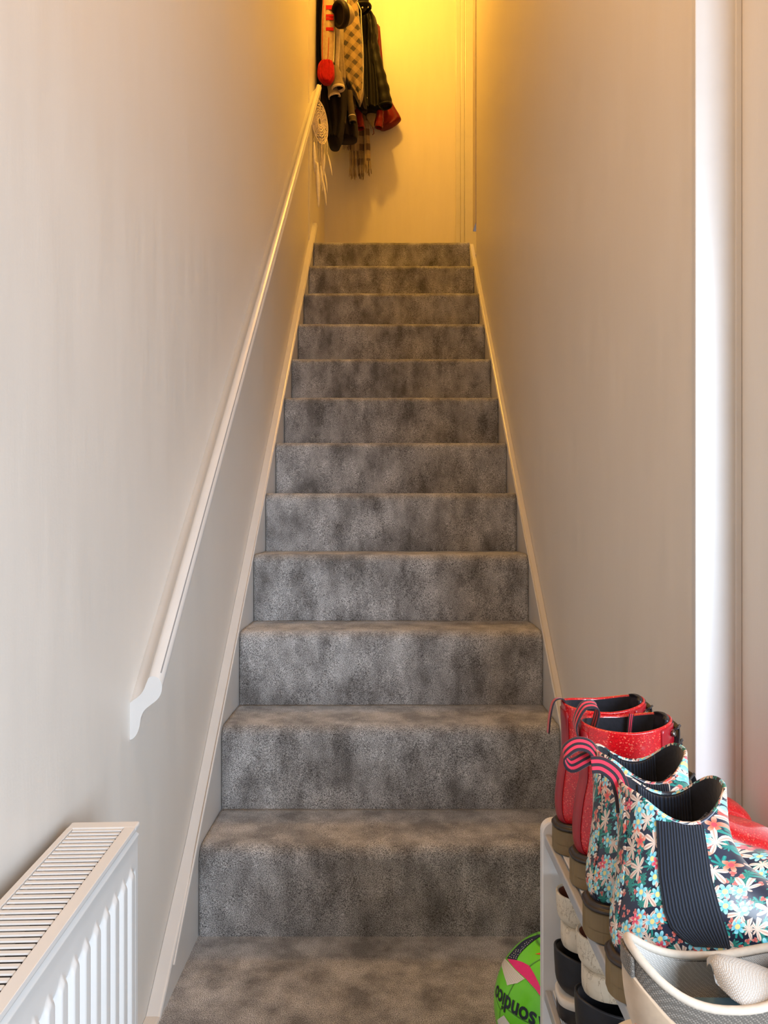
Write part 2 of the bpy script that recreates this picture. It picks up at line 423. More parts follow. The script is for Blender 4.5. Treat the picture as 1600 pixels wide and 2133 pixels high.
while a < RL-.03: m.box((a, .014, .09), (a+.0015, DP-.022, T-.055), 0, R); a += .0206
m.go('convector_fins', M['shadegrey'], rd)
MB().box((.003, .012, T-.052), (RL-.003, DP-.022, T-.050), 0, R).go('slot_shade_plate', M['dark'], rd)  # dark plate added under the grille so the slots read as shaded
for a in (.12, RL-.12): MB().box((a, -.024, .15), (a+.03, .002, T-.06), .001, R).go('wall_bracket', M['rad'], rd)
for a in (.02, RL-.02): MB().tube([R((a, .04, .075)), R((a, .04, .0))], .0075).go('pipe', M['rad'], rd)

# ------------------------------------------------------------------ shoe rack
YR = 1.048; SH = .452; SH2 = .243
rk = empty('shoe_rack', (.35, .75, 0), 'white shoe rack with grey rails and slotted shelves beside the foot of the stairs', 'shoe rack')
RX0 = .2015; RX1 = .455; YN = .30
def rounded_panel(y0, y1):
    o = []
    def arc(cx, cz, r, a0, a1): o.extend((cx+r*math.cos(a0+(a1-a0)*i/8), cz+r*math.sin(a0+(a1-a0)*i/8)) for i in range(9))
    o.append((RX0, 0)); o.append((RX1, 0)); arc(RX1-.018, .469-.018, .018, 0, PI/2); arc(RX0+.016, .469-.016, .016, PI/2, PI)
    def ins(s, y): 
        cx = (RX0+RX1)/2; return [Vector((x+(s if x < cx else -s), y, z-(s if z > .1 else 0))) for x, z in o]
    return MB().loft([ins(.0015, y0), ins(0, y0+.0015), ins(0, y1-.0015), ins(.0015, y1)])
rounded_panel(YR-.016, YR).go('end_panel', M['slat'], rk)
rounded_panel(YN-.016, YN).go('end_panel', M['slat'], rk)
for z in (SH, SH2, .045):
    for x in (RX0+.003, RX1-.013):
        MB().box((x, YN, z-.016), (x+.009, YR-.014, z-.001), .002).go('rail', M['rail'], rk)
    m = MB()
    y = YN+.02
    m.box((RX0+.014, YN, z-.007), (RX0+.024, YR-.014, z-.001), .001)
    m.box((RX1-.024, YN, z-.007), (RX1-.014, YR-.014, z-.001), .001)
    while y < YR-.05:
        m.box((RX0+.022, y, z-.007), (RX1-.022, y+.030, z-.001), .0015); y += .044
    m.go('shelf', M['slat'], rk)

# ------------------------------------------------------------------ footwear builders
PLAN = [(0,.003),(.002,.010),(.008,.018),(.02,.0245),(.045,.029),(.08,.030),(.12,.031),(.155,.037),(.185,.042),(.21,.041),(.23,.033),(.243,.020),(.2495,.008),(.251,.003)]
def outline(k=1., off=0., wk=1., n=4):
    pl = cr(PLAN, n); c = .125
    up = [(c+(x-c)*k*(1+off/.125), w_*wk+off) for x, w_ in pl]
    return [(x, -w_) for x, w_ in up]+[(x, w_) for x, w_ in reversed(up)]
def prism(m, ol, levels, T_, lf=False):       # levels: (z, inset)
    rings = []
    for z, ins in levels:
        cx = .125; rings.append([T_((x-(ins if x > cx else -ins), y*(1-ins/.035), z*(low_front(x) if lf else 1))) for x, y in ol])
    m.loft(rings); return m
BOOT = [(.247,.036,.247,.027,.008),(.244,.048,.240,.023,.023),(.232,.060,.225,.022,.033),(.212,.068,.205,.022,.0395),(.190,.074,.175,.022,.041),
        (.170,.083,.140,.025,.0375),(.152,.096,.095,.031,.0345),(.138,.112,.046,.032,.034),(.128,.128,.010,.034,.034),(.121,.144,.001,.055,.0345),
        (.117,.160,.004,.095,.0355),(.114,.173,.010,.130,.0365),(.113,.187,.008,.187,.0385)]
BOOTF = [(.247,.038,.247,.028,.008),(.244,.050,.240,.023,.023),(.232,.063,.225,.022,.033),(.212,.073,.205,.022,.0395),(.190,.080,.175,.022,.041),
        (.168,.087,.140,.025,.0375),(.148,.097,.095,.031,.0345),(.130,.109,.046,.032,.034),(.117,.122,.010,.034,.034),(.108,.137,.001,.055,.0345),
        (.103,.153,.006,.095,.0355),(.101,.170,.009,.130,.0365),(.100,.187,.008,.187,.0375)]
def low_front(x): return 1-.36*min(1, max(0, (x-.075)/.10))
class Form:
    def __init__(s, pairs, dip=None, nv=48, nsub=5, p=2.35):
        s.pr = cr(pairs, nsub); s.nu = len(s.pr)-1; s.nv = nv; s.dip = dip; s.p = p
    def at(s, u, t, off=0., sc=1.):        # u 0..1, t angle
        x = u*s.nu; i = min(int(x), s.nu-1); fr = x-i
        ax, az, bx, bz, w_ = [a+(b-a)*fr for a, b in zip(s.pr[i], s.pr[i+1])]
        c, sn = math.cos(t), math.sin(t); e = 2/s.p
        c2 = math.copysign(abs(c)**e, c); s2 = math.copysign(abs(sn)**e, sn)
        cx, cz, hx, hz = (ax+bx)/2, (az+bz)/2, (ax-bx)/2, (az-bz)/2
        hl = math.hypot(hx, hz) or 1e-6
        k = (hl*sc+off)/hl
        z = cz+hz*k*c2; xx = cx+hx*k*c2; y = (w_*sc+off)*s2
        if s.dip:
            dz = s.dip(t)*max(0., (u-.62)/.38)**1.5; z += dz
        return Vector((xx, y, z))
def spiral(o, nm, vals):
    at = o.data.attributes.new(nm, 'FLOAT', 'POINT'); at.data.foreach_set('value', vals)
def make_upper(form, mat, inner, parent, T_, depth=.75, floor=True, name='upper', rimmat=None):
    rings = [[T_(form.at(i/form.nu, 2*PI*k/form.nv)) for k in range(form.nv)] for i in range(form.nu+1)]
    m = MB(); m.loft(rings, True, False)
    # rolled rim
    top = [[T_(form.at(1, 2*PI*k/form.nv, o)+Vector((0, 0, dz))) for k in range(form.nv)] for o, dz in ((0, 0), (-.0005, .0014), (-.002, .0018), (-.0032, .0008), (-.0036, -.003))]
    m.loft(top, False, False)
    m.go(name, mat, parent, True)
    ri = []
    for j in range(13):
        u = 1-(1-depth)*j/12
        ri.append([T_(form.at(u, 2*PI*k/form.nv, -.0038-.001*min(j, 3)/3)+Vector((0, 0, -.0006 if j == 0 else 0))) for k in range(form.nv)])
    m = MB(); m.loft(ri, False, True)
    return m.go('lining', inner, parent, True)
def patch(form, name, mat, parent, T_, u0, u1, tf, off, nu=30, nt=16, th=.0015, rib=False):
    v = []; f = []; vals = []
    for lay in (off, off-th-.001):
        for i in range(nu+1):
            u = u0+(u1-u0)*i/nu; a, b = tf((u-u0)/(u1-u0))
            for k in range(nt+1):
                v.append(T_(form.at(u, a+(b-a)*k/nt, lay))); vals.append(k/nt)
    n = nt+1; N = (nu+1)*n
    for i in range(nu):
        for k in range(nt):
            q = (i*n+k, i*n+k+1, (i+1)*n+k+1, (i+1)*n+k); f.append(q); f.append(tuple(N+a for a in reversed(q)))
    loop = [k for k in range(n)]+[i*n+nt for i in range(1, nu+1)]+[nu*n+k for k in range(nt-1, -1, -1)]+[i*n for i in range(nu-1, 0, -1)]
    for a, b in zip(loop, loop[1:]+loop[:1]): f.append((a, b, N+b, N+a))
    o = mk(name, v, f, mat, parent, True)
    if rib: spiral(o, 'rib', vals)
    return o
def place(x0, y0, z0, ang, sc=1.):
    c, s_ = math.cos(ang), math.sin(ang)
    def T_(p):
        x, y, z = p[0]*sc, p[1]*sc, p[2]*sc
        return Vector((x0+x*c-y*s_, y0+x*s_+y*c, z0+z))
    return T_
def sole(parent, T_, solemat, weltmat, hh=.030, wk=1.):
    ol = outline(1., .003, wk*.95)
    m = MB(); prism(m, ol, [(.012, 0), (hh-.001, 0), (hh, .001)], T_, True)
    hl = [(min(x, .085), y) for x, y in ol]; prism(m, hl, [(0, .001), (.0012, 0), (.0125, 0)], T_, True)
    fl = [(max(x, .118), y) for x, y in ol]; prism(m, fl, [(0, .001), (.0012, 0), (.0125, 0)], T_, True)
    m.go('sole', solemat, parent, False)
    m = MB(); prism(m, outline(1., .0038, wk*.95), [(hh, .0015), (hh+.0015, 0), (hh+.0035, 0), (hh+.0045, .0015), (hh+.005, .003), (hh+.007, .0035), (hh+.0085, .005)], T_, True)
    m.go('welt', weltmat, parent, True)
def side_patch(form, name, mat, parent, T_, sg, xl, xr, zb, zt, off, nu=26, nt=22, th=.0015):
    """patch on one side of the form between two edges given as x(z)"""
    G_ = []
    for i in range(90):
        for k in range(60):
            u = .35+.65*i/89; t = sg*(.35+(PI-.7)*k/59); p = form.at(u, t); G_.append((p.x, p.z, u, t))
    def inter(tab, z):
        for (z0, x0), (z1, x1) in zip(tab, tab[1:]):
            if z0 >= z >= z1: return x0+(x1-x0)*(z0-z)/(z0-z1)
        return tab[0][1] if z > tab[0][0] else tab[-1][1]
    v = []; f = []; vals = []; uts = []
    for i in range(nu+1):
        for k in range(nt+1):
            kk = k/nt; ztk = zt[0]+(zt[1]-zt[0])*kk
            z = zb+(ztk-zb)*i/nu
            x = inter(xl, z)+(inter(xr, z)-inter(xl, z))*kk
            g = min(G_, key=lambda q_: (q_[0]-x)**2+(q_[1]-z)**2); u, t = g[2], g[3]
            for _ in range(4):
                p = form.at(u, t); pu = form.at(min(1, u+.002), t)-form.at(u-.002, t); pt = form.at(u, t+.004)-form.at(u, t-.004)
                a, b, c, e = pu.x, pt.x, pu.z, pt.z; det = a*e-b*c
                if abs(det) < 1e-12: break
                rx, rz = x-p.x, z-p.z
                u = min(1, max(.3, u+.004*max(-5, min(5, (e*rx-b*rz)/det)))); t += .008*max(-5, min(5, (a*rz-c*rx)/det))
            uts.append((u, t))
    for lay in (off, off-th-.001):
        for q_, (u, t) in enumerate(uts): v.append(T_(form.at(u, t, lay))); vals.append((q_ % (nt+1))/nt)
    n = nt+1; N = (nu+1)*n
    for i in range(nu):
        for k in range(nt):
            q = (i*n+k, i*n+k+1, (i+1)*n+k+1, (i+1)*n+k); f.append(q); f.append(tuple(N+a for a in reversed(q)))
    loop = [k for k in range(n)]+[i*n+nt for i in range(1, nu+1)]+[nu*n+k for k in range(nt-1, -1, -1)]+[i*n for i in range(nu-1, 0, -1)]
    for a, b in zip(loop, loop[1:]+loop[:1]): f.append((a, b, N+b, N+a))
    o = mk(name, v, f, mat, parent, True); spiral(o, 'rib', vals); return o
def boot_red(y0, x0, ang, label, front):
    T_ = place(x0, y0, SH, ang)
    r = empty('ankle_boot', T_((.12, 0, 0)), label, 'boot', 'boots on the top shelf')
    fm = Form(BOOT, dip=lambda t: .006*max(0, math.cos(t))-.004*abs(math.sin(t))**2)
    make_upper(fm, M['red'], M['lining'], r, T_, .60)
    sole(r, T_, M['heel'], M['welt'])
    # heel counter strip and back stay
    patch(fm, 'heel_stay', M['redplain'], r, T_, .64, .985, lambda s: (PI-.42, PI+.42), .0012, 24, 10)
    for sg in (-1, 1):
        # facing that carries the eyelets
        patch(fm, 'lace_facing', M['redplain'], r, T_, .50, .995, (lambda s: (-1.02, -.40)) if sg < 0 else (lambda s: (.40, 1.02)), .0014, 24, 8)
        for u in (.56, .66, .76, .86, .95):
            c = fm.at(u, sg*.62, .003); c2 = fm.at(u, sg*.62, .0052)
            m = MB(); m.tube([T_(c-(c2-c)*.6), T_(c2)], .0034, 12); m.go('eyelet', M['metal'], r, True)
    # tongue
    v = []
    patch(fm, 'tongue', M['black'], r, T_, .50, 1.0, lambda s: (-.44, .44), .0006, 24, 10)
    tg = [[T_(fm.at(1, -.52+1.04*k/12, -.003-o)+Vector((.002*h/.02, 0, h))) for k in range(13)]+[T_(fm.at(1, .52-1.04*k/12, -.008-o)+Vector((.002*h/.02, 0, h))) for k in range(13)] for h, o in ((-.03, 0), (-.01, 0), (-.002, .0), (.002, .0005), (.0035, .002))]
    MB().loft(tg).go('tongue_top', M['black'], r, True)
    for u in (.58, .68, .78, .88):
        for sg in (-1, 1):
            a = T_(fm.at(u, sg*.60, .006)); b = T_(fm.at(u+.09, -sg*.58, .006)); mid = T_(fm.at(u+.045, 0, .008+.001*sg))
            ribbon('lace', [a, (a+mid)/2+Vector((.001, 0, .001)), mid, (b+mid)/2+Vector((.001, 0, .001)), b], (T_((1, 0, .6))-T_((0, 0, 0))), .0055, M['black'], r, .0022)
    return r, T_, fm
def boot_floral(y0, x0, ang, label):
    T_ = place(x0, y0, SH, ang)
    r = empty('ankle_boot', T_((.12, 0, 0)), label, 'boot', 'boots on the top shelf')
    fm = Form(BOOTF, dip=lambda t: -.022*abs(math.sin(abs(math.remainder(t, 2*PI))+.12))**4+.003*max(0, math.cos(t)))
    make_upper(fm, M['floral'], M['lining'], r, T_, .60)
    sole(r, T_, M['heel'], M['welt'])
    for sg in (-1, 1):
        c = -PI*.5 if sg < 0 else PI*.5
        side_patch(fm, 'elastic_gusset', M['elastic'], r, T_, sg, [(.19,.031),(.12,.034),(.09,.038),(.075,.044),(.065,.055),(.060,.064)], [(.19,.066),(.12,.078),(.09,.086),(.07,.092),(.060,.094)], .060, (.1675, .1655), .0012)
        patch(fm, 'lining_panel', M['elastic'], r, T_, .82, .992, lambda s, c=c: (c-.6, c+.55), -.0050, 16, 20, rib=True)
    patch(fm, 'back_stay', M['floral'], r, T_, .60, .99, lambda s: (PI-.33, PI+.33), .0012, 24, 10)
    return r, T_, fm
M['metal'] = plain('gunmetal', (.20, .18, .17), .3, .05, metal=1.)

# red pair
X0 = .2095
r1, T1, f1 = boot_red(.987, X0, .0, 'red glitter lace-up ankle boot at the far end of the shoe rack', 0)
a = T1(f1.at(1, PI, 0))
ribbon('pull_tab', [a+Vector((.006, 0, -.016)), a+Vector((.002, -.001, .004)), a+Vector((-.010, -.003, .004)), a+Vector((-.016, -.006, -.012)), a+Vector((-.019, -.008, -.036))], (0, 1, -.15), .014, M['tab'], r1)
r2, T2, f2 = boot_red(.899, X0+.002, -.01, 'red glitter lace-up ankle boot between its twin and the floral boots', 1)
a = T2(f2.at(1, PI, 0))
ribbon('pull_tab', [a+Vector((-.001, 0, -.022)), a+Vector((-.005, .001, -.002)), a+Vector((.006, .003, .018)), a+Vector((.022, .005, .014)), a+Vector((.012, .004, -.022))], (.0, 1, .35), .017, M['tab'], r2)
b = T2(f2.at(1, PI*.55, -.006))
ribbon('zip_pull', [b+Vector((.025, -.006, .006)), b+Vector((.023, -.007, -.008)), b+Vector((.021, -.008, -.03))], (1, 0, 0), .0055, M['tab'], r2)
# floral pair
r3, T3, f3 = boot_floral(.790, .200, .0, 'floral print chelsea boot with a looped red striped pull tab, next to the red boots')
a = T3(f3.at(1, PI, 0))
ribbon('pull_tab', [a+Vector((.004, -.006, -.010)), a+Vector((-.006, -.004, .005)), a+Vector((-.020, -.002, .007)), a+Vector((-.031, .000, -.004)), a+Vector((-.024, .002, -.016)), a+Vector((-.010, .002, -.010)), a+Vector((.001, .002, -.004))], (.1, .75, .9), .015, M['tab'], r3)
r4, T4, f4 = boot_floral(.697, .1975, -.07, 'floral print chelsea boot with navy ribbed side panel in full view, beside the beige trainer')
a = T4(f4.at(1, PI, 0))
ribbon('pull_tab', [a+Vector((-.022, .012, .012)), a+Vector((-.012, .010, .012)), a+Vector((-.001, .006, .004)), a+Vector((.003, .001, -.010)), a+Vector((.004, -.003, -.026))], (.5, .3, 1), .015, M['tab'], r4)

# grey and beige trainer, nearest on the top shelf
TR = [(.262,.040,.262,.030,.008),(.258,.052,.255,.026,.024),(.245,.060,.238,.024,.036),(.225,.065,.215,.023,.043),(.198,.070,.185,.022,.045),
      (.172,.077,.150,.022,.042),(.155,.084,.105,.022,.039),(.145,.089,.060,.022,.037),(.140,.091,.022,.024,.037),(.136,.092,.004,.036,.038),(.133,.093,-.003,.062,.038),(.132,.094,-.004,.092,.036)]
def trainer(y0, x0, ang, label):
    T_ = place(x0, y0, SH, ang)
    r = empty('trainer', T_((.12, 0, 0)), label, 'trainer')
    fm = Form(TR, dip=lambda t: -.018*abs(math.sin(t))**3+.012*max(0, -math.cos(t))**4)
    make_upper(fm, M['meshdark'], M['meshlight'], r, T_, .40)
    m = MB()
    prism(m, outline(1.06, .006, 1.08), [(0, .003), (.003, 0), (.012, -.001), (.02, 0), (.027, .002), (.029, .005)], T_)
    m.go('sole', M['offwhite'], r, True)
    # padded collar roll
    m = MB(); m.tube([T_(fm.at(1, .35+(2*PI-.7)*k/60, -.002)+Vector((0, 0, .001))) for k in range(61)], .0032, 10); m.go('collar', M['collar'], r, True)
    patch(fm, 'heel_cup', M['suede'], r, T_, .62, .955, lambda s: (PI-.35-1.25*math.sqrt(max(0, 1-s**2.5)), PI+.35+1.25*math.sqrt(max(0, 1-s**2.5))), .002, 34, 30)
    patch(fm, 'heel_tab', M['meshdark'], r, T_, .955, .995, lambda s: (PI-.32, PI+.32), .003, 12, 8)
    patch(fm, 'side_overlay', M['suede'], r, T_, .28, .60, lambda s: (-PI*.62, -PI*.46), .0018, 20, 8)
    # stitched mark on the heel
    for q_ in range(4):
        tt = -(PI-.30-.16*q_); m = MB(); m.tube([T_(fm.at(.72+.01*q_, tt, .0048)), T_(fm.at(.79, tt-.06, .0050)), T_(fm.at(.87-.02*q_, tt+.05, .0048))], .0006, 5)
        m.go('stitched_mark', M['stitch'], r)
    # insole
    ins = [T_((x*.94+.006, y*.80, .044)) for x, y in outline()]; ins2 = [T_((x*.94+.006, y*.80, .049)) for x, y in outline()]
    MB().loft([ins, ins2]).go('insole', M['insole'], r)
    # folded tongue leaning into the opening
    rings = []
    for j in range(15):
        s = j/14; cxx = .145-.085*s; czz = .062+.034*s-.006*s*s; ww = (.023+.012*math.sin(PI*min(1, s*.9)))*(1 if s < .85 else math.sqrt(max(.02, 1-((s-.85)/.16)**2)))
        th = .0045*(1 if s < .85 else math.sqrt(max(.05, 1-((s-.85)/.16)**2)))
        rings.append([T_((cxx+.35*th*math.cos(a), ww*math.sin(a), czz+th*math.cos(a)-.010*math.sin(a)**2)) for a in [2*PI*k/28 for k in range(28)]])
    MB().loft(rings).go('tongue', M['meshlight'], r, True)
    for x in (.150, .163, .176):
        z = .083-(x-.145)*.35
        ribbon('lace', [T_((x, -.026, z-.004)), T_((x+.003, 0, z+.004)), T_((x+.006, .026, z-.004))], T_((1, 0, 0))-T_((0, 0, 0)), .006, M['collar'], r, .002)
    return r
trainer(.585, .182, -.03, 'grey and beige trainer with light mesh lining nearest the viewer on the rack')

# ------------------------------------------------------------------ second shelf
LOW = [(.232,.045,.232,.034,.008),(.228,.055,.225,.030,.024),(.212,.062,.205,.028,.036),(.190,.067,.180,.027,.040),(.165,.072,.145,.027,.037),
       (.150,.078,.100,.027,.034),(.142,.083,.055,.027,.033),(.138,.085,.018,.029,.033),(.135,.086,.003,.042,.033),(.133,.087,.000,.062,.033),(.132,.088,-.001,.086,.033)]
def low_shoe(name, cat, label, x0, y0, z0, ang, up, lin, solemat, stripe=None, tall=1., group=None, sc=1.):
    T0 = place(x0, y0, z0, ang, sc)
    T_ = lambda p: T0((p[0], p[1], p[2]*tall))
    r = empty(name, T_((.12, 0, 0)), label, cat, group)
    fm = Form(LOW, dip=lambda t: -.012*abs(math.sin(t))**3)
    make_upper(fm, up, lin, r, T_, .60)
    m = MB(); prism(m, outline(.935, .005, .93), [(0, .002), (.002, 0), (.024, -.0005), (.030, .002)], T0); m.go('sole', solemat, r, True)
    if stripe:
        m = MB(); prism(m, outline(.935, .0065, .93), [(.020, .002), (.021, 0), (.030, 0), (.031, .002)], T0); m.go('midsole_stripe', stripe, r, True)
    return r
low_shoe('clog', 'clog', 'black clog with a pale stripe round its sole, far end of the middle shelf', 0.208, .982, SH2, 0, M['black'], M['lining'], M['black'], M['offwhite'], 1.0)
low_shoe('clog', 'clog', 'black clog with seamed side nearer the viewer on the middle shelf', .212, .888, SH2, 0, M['black'], M['lining'], M['black'], None, 1.0)
def wedge(x0, y0, z0, label):
    T_ = place(x0, y0, z0, 0)
    r = empty('slip_on_shoe', T_((.1, 0, 0)), label, 'shoe')
    m = MB(); prism(m, outline(.93, .003, 1.), [(0, .003), (.002, .0005), (.010, 0), (.0255, 0), (.028, .002)], T_); m.go('sole', M['cream'], r, True)
    fm = Form([(a, (b-.03)*.72+.026, c, (d_-.03)*.72+.026, e) for a, b, c, d_, e in LOW], dip=lambda t: -.004*abs(math.sin(t))**3)
    make_upper(fm, M['cream'], M['brown'], r, T_, .62)
    return r
wedge(.2105, .982, SH2+.0895, 'cracked cream shoe resting on the black clog at the far end')
wedge(.214, .888, SH2+.0895, 'cracked cream shoe lying on the seamed black clog under the floral boots')
low_shoe('slip_on_shoe', 'shoe', 'off-white slip-on shoe with rust brown lining at the bottom edge of the rack view', .206, .785, SH2, 0, M['offwhite'], M['brown'], M['offwhite'], None, 1.0)

# ------------------------------------------------------------------ football
BC = Vector((.268, 1.205, .108)); BR = .108
q = NT('lime_green_ball_cover', .3, coat=.4)
v = q.n('ShaderNodeTexVoronoi', feature='DISTANCE_TO_EDGE'); q.put(v.inputs['Vector'], q.obj); v.inputs['Scale'].default_value = 12; v.inputs['Randomness'].default_value = .2
seam = q.ramp(v.outputs['Distance'], .0, .02); q.bump(seam, .6, .002)
M['ball'] = q.base(q.mix(seam, (.05, .22, .01), q.mix(q.ramp(q.noise(q.obj, 9, 2), .4, .7), (.15, .72, .012), (.19, .80, .02))))
def flat(name, c, rough=.35): return plain(name, c, rough, .04, 300, .1)
M['bnavy'] = flat('ball_navy_print', (.008, .012, .05)); M['bpink'] = flat('ball_pink_print', (.85, .02, .22)); M['bwhite'] = flat('ball_white_print', (.80, .80, .74))
M['borange'] = flat('ball_orange_print', (.75, .10, .03)); M['bdark'] = flat('ball_black_lettering', (.010, .020, .035)); M['bgreen2'] = flat('ball_dark_green_print', (.07, .36, .02))
bl = empty('football', (BC.x, BC.y, 0), 'lime green football with pink, white and navy panels on the carpet behind the rack', 'football')
m = MB().ball(BC, BR, 64, 40); m.go('ball_cover', M['ball'], bl, True)
O = Vector((0, 0, CZ))
def hit(px, py):
    dv = (P(px, py, 1.)-O).normalized(); oc = O-BC
    b = oc.dot(dv); c = oc.dot(oc)-BR*BR; disc = b*b-c
    return O+dv*(-b-math.sqrt(max(disc, 0)))
def on_ball(name, poly, mat, h=.0006, cuts=2, parent=bl, label=None):
    bm = bmesh.new()
    vs = [bm.verts.new(p) for p in poly]; bm.faces.new(vs)
    bmesh.ops.triangulate(bm, faces=bm.faces[:])
    for _ in range(cuts+2): bmesh.ops.subdivide_edges(bm, edges=[e for e in bm.edges if e.calc_length() > .004], cuts=1, use_grid_fill=True)
    bmesh.ops.triangulate(bm, faces=bm.faces[:])
    for v_ in bm.verts: v_.co = BC+(v_.co-BC).normalized()*(BR+h)
    bm.verts.index_update()
    v = [x.co.copy() for x in bm.verts]; f = [tuple(x.index for x in a.verts) for a in bm.faces]; bm.free()
    ob = mk(name, v, f, mat, parent, True, label=label)
    # outward normals
    return ob
def z8(a, b): return hit(1000+a/5.333, 1900+b/5.333)
on_ball('panel', [z8(*p) for p in ((690,248),(620,262),(540,290),(470,330),(410,385),(360,440),(300,515),(350,528),(408,532),(440,470),(500,405),(580,335),(640,290),(690,268))], M['bnavy'], label='navy dotted panel')
on_ball('panel', [z8(*p) for p in ((305,525),(400,535),(480,560),(550,598),(600,680),(650,780),(700,905),(700,975),(620,860),(510,740),(400,640),(340,570))], M['bpink'], label='pink panel')
on_ball('panel', [z8(*p) for p in ((252,482),(275,510),(320,560),(400,650),(500,742),(420,790),(305,815),(285,740),(255,640),(240,560))], M['bwhite'], label='white panel')
for i in range(9):
    a = (262+4*i, 500+6*i); b = (312+21*i, 806-7*i)
    n = Vector((-(b[1]-a[1]), b[0]-a[0])).normalized()*1.6
    on_ball('panel_stripe', [z8(a[0]-n.x*.4, a[1]-n.y*.4), z8(a[0]+n.x*.4, a[1]+n.y*.4), z8(b[0]+n.x, b[1]+n.y), z8(b[0]-n.x, b[1]-n.y)], M['dullpaint'], .001, 2)
on_ball('panel', [z8(*p) for p in ((610,468),(700,448),(700,482))], M['borange'], label='orange panel')
on_ball('panel', [z8(*p) for p in ((195,1200),(270,1145),(350,1260),(300,1330),(215,1280))], M['bwhite'], label='white panel')
on_ball('panel', [z8(*p) for p in ((650,1155),(700,1165),(702,1300),(675,1300))], M['bnavy'], label='navy dotted panel')
on_ball('panel', [z8(*p) for p in ((470,262),(500,270),(350,420),(240,560),(228,545),(330,390))], M['bgreen2'], label='dark green panel')
on_ball('panel', [z8(*p) for p in ((610,225),(560,262),(530,262),(580,228))], M['bgreen2'], label='dark green panel')
dots = MB()
for (a, b) in ((580,310),(560,325),(545,345),(520,340),(500,355),(528,362),(505,378),(490,395),(470,390),(480,410),(462,420),(455,435),(430,425),(405,425),(425,442),(448,452),(400,445),(380,460),(400,470),(425,475),(360,480),(382,490),(408,495),(335,498),(352,508),(378,510),(402,515)):
    c = z8(a, b); nn = (c-BC).normalized(); dots.ball(BC+nn*(BR+.0006), .0008, 6, 4)
dots.go('panel_dots', M['bwhite'], bl)
for i in range(14):   # stitched edge of the pink panel
    a = 515+190*i/13; b = 745+225*i/13
    on_ball('stitch', [z8(a-3, b+4), z8(a+5, b), z8(a+2, b+10), z8(a-5, b+10)], M['bgreen2'], .0009, 0)
# maker's word, upside down across the lower half
def lettering(body, ctr, adv, size, mat, name):
    cu = bpy.data.curves.new('lettering', 'FONT'); cu.body = body; cu.size = 1; cu.align_x = 'LEFT'; cu.offset = .022; cu.resolution_u = 3; cu.space_character = .98
    o = bpy.data.objects.new('lettering_source', cu); COL.objects.link(o)
    bpy.context.view_layer.update()
    me = bpy.data.meshes.new_from_object(o.evaluated_get(bpy.context.evaluated_depsgraph_get()))
    bpy.data.objects.remove(o)
    bm = bmesh.new(); bm.from_mesh(me); bmesh.ops.triangulate(bm, faces=bm.faces[:])
    for _ in range(3): bmesh.ops.subdivide_edges(bm, edges=[e for e in bm.edges if e.calc_length() > .12], cuts=1)
    bmesh.ops.triangulate(bm, faces=bm.faces[:])
    n = (ctr-BC).normalized(); ex = (adv-n*adv.dot(n)).normalized(); ey = n.cross(ex)
    xs = [v_.co.x for v_ in bm.verts]; cx = (min(xs)+max(xs))/2
    for v_ in bm.verts:
        a = (v_.co.x-cx)*size; b = (v_.co.y-.26)*size
        t = (ex*a+ey*b); L = t.length
        dirv = n if L < 1e-7 else n*math.cos(L/BR)+t.normalized()*math.sin(L/BR)
        v_.co = BC+dirv*(BR+.0009)
    bm.verts.index_update()
    v = [x.co.copy() for x in bm.verts]; f = [tuple(x.index for x in a.verts) for a in bm.faces]; bm.free()
    return mk(name, v, f, mat, bl)
lettering('sondico', z8(325, 1025), z8(165, 830)-z8(500, 1165), .033, M['bdark'], 'lettering')

# ------------------------------------------------------------------ coats on the landing
def cloth(name, c, rough=.85, nz=.12, scale=60, sheen=.06, **k): return plain(name, c, rough, nz, scale, .4, .002, sheen=sheen, spec=.12, **k)
M['cblack'] = cloth('black_wool', (.006, .004, .005)); M['cnavy'] = cloth('dark_navy_cloth', (.009, .005, .008))
M['ccream'] = cloth('cream_fleece', (.34, .27, .17)); M['ccream2'] = cloth('pale_cream_trim', (.68, .58, .44)); M['cred'] = cloth('red_knit', (.42, .008, .012), nz=.2)
M['cscarf'] = cloth('cream_knit', (.44, .32, .20)); M['cgrey'] = cloth('grey_brown_jersey', (.075, .055, .035)); M['cmaroon'] = cloth('red_padded_nylon', (.15, .006, .006), .45)
M['cleather'] = cloth('black_waxed_cotton', (.006, .005, .004), .5, sheen=.03); M['cinside'] = cloth('dark_sleeve_inside', (.03, .012, .010))
M['cpurple'] = cloth('plum_knit', (.05, .02, .045)); M['feather'] = cloth('white_feather', (.88, .82, .72), .7, .05); M['hatdark'] = cloth('dark_brown_felt', (.009, .005, .004), .5)
M['lace'] = cloth('cream_crochet', (.88, .76, .60)); M['snap'] = plain('steel_snap', (.6, .55, .5), .25, metal=1.)
def plaid(name, c1, c2, c3, sc, rot):
    q = NT(name, .85, sheen=.3); x, y, z = q.xyz(q.mapping(q.obj, (sc, sc, sc), (0, rot, 0)))
    def band(u, lo, hi): f = q.ma('FRACT', u); return q.ma('MULTIPLY', q.ma('GREATER_THAN', f, lo), q.ma('LESS_THAN', f, hi))
    a = band(x, .0, .45); b = band(z, .0, .45)
    c = q.mix(q.ma('MULTIPLY', q.ma('ADD', a, b), .5), c1, c2); c = q.mix(q.ma('MULTIPLY', a, b), c, c3)
    l = q.ma('MAXIMUM', band(x, .70, .75), band(z, .70, .75)); c = q.mix(q.ma('MULTIPLY', l, .5), c, c1)
    q.bump(q.noise(q.obj, 400, 1), .3, .001); return q.base(c)
M['plaid'] = plaid('ochre_black_plaid', (.28, .19, .08), (.11, .068, .03), (.03, .018, .010), 18, PI/4*1.15)
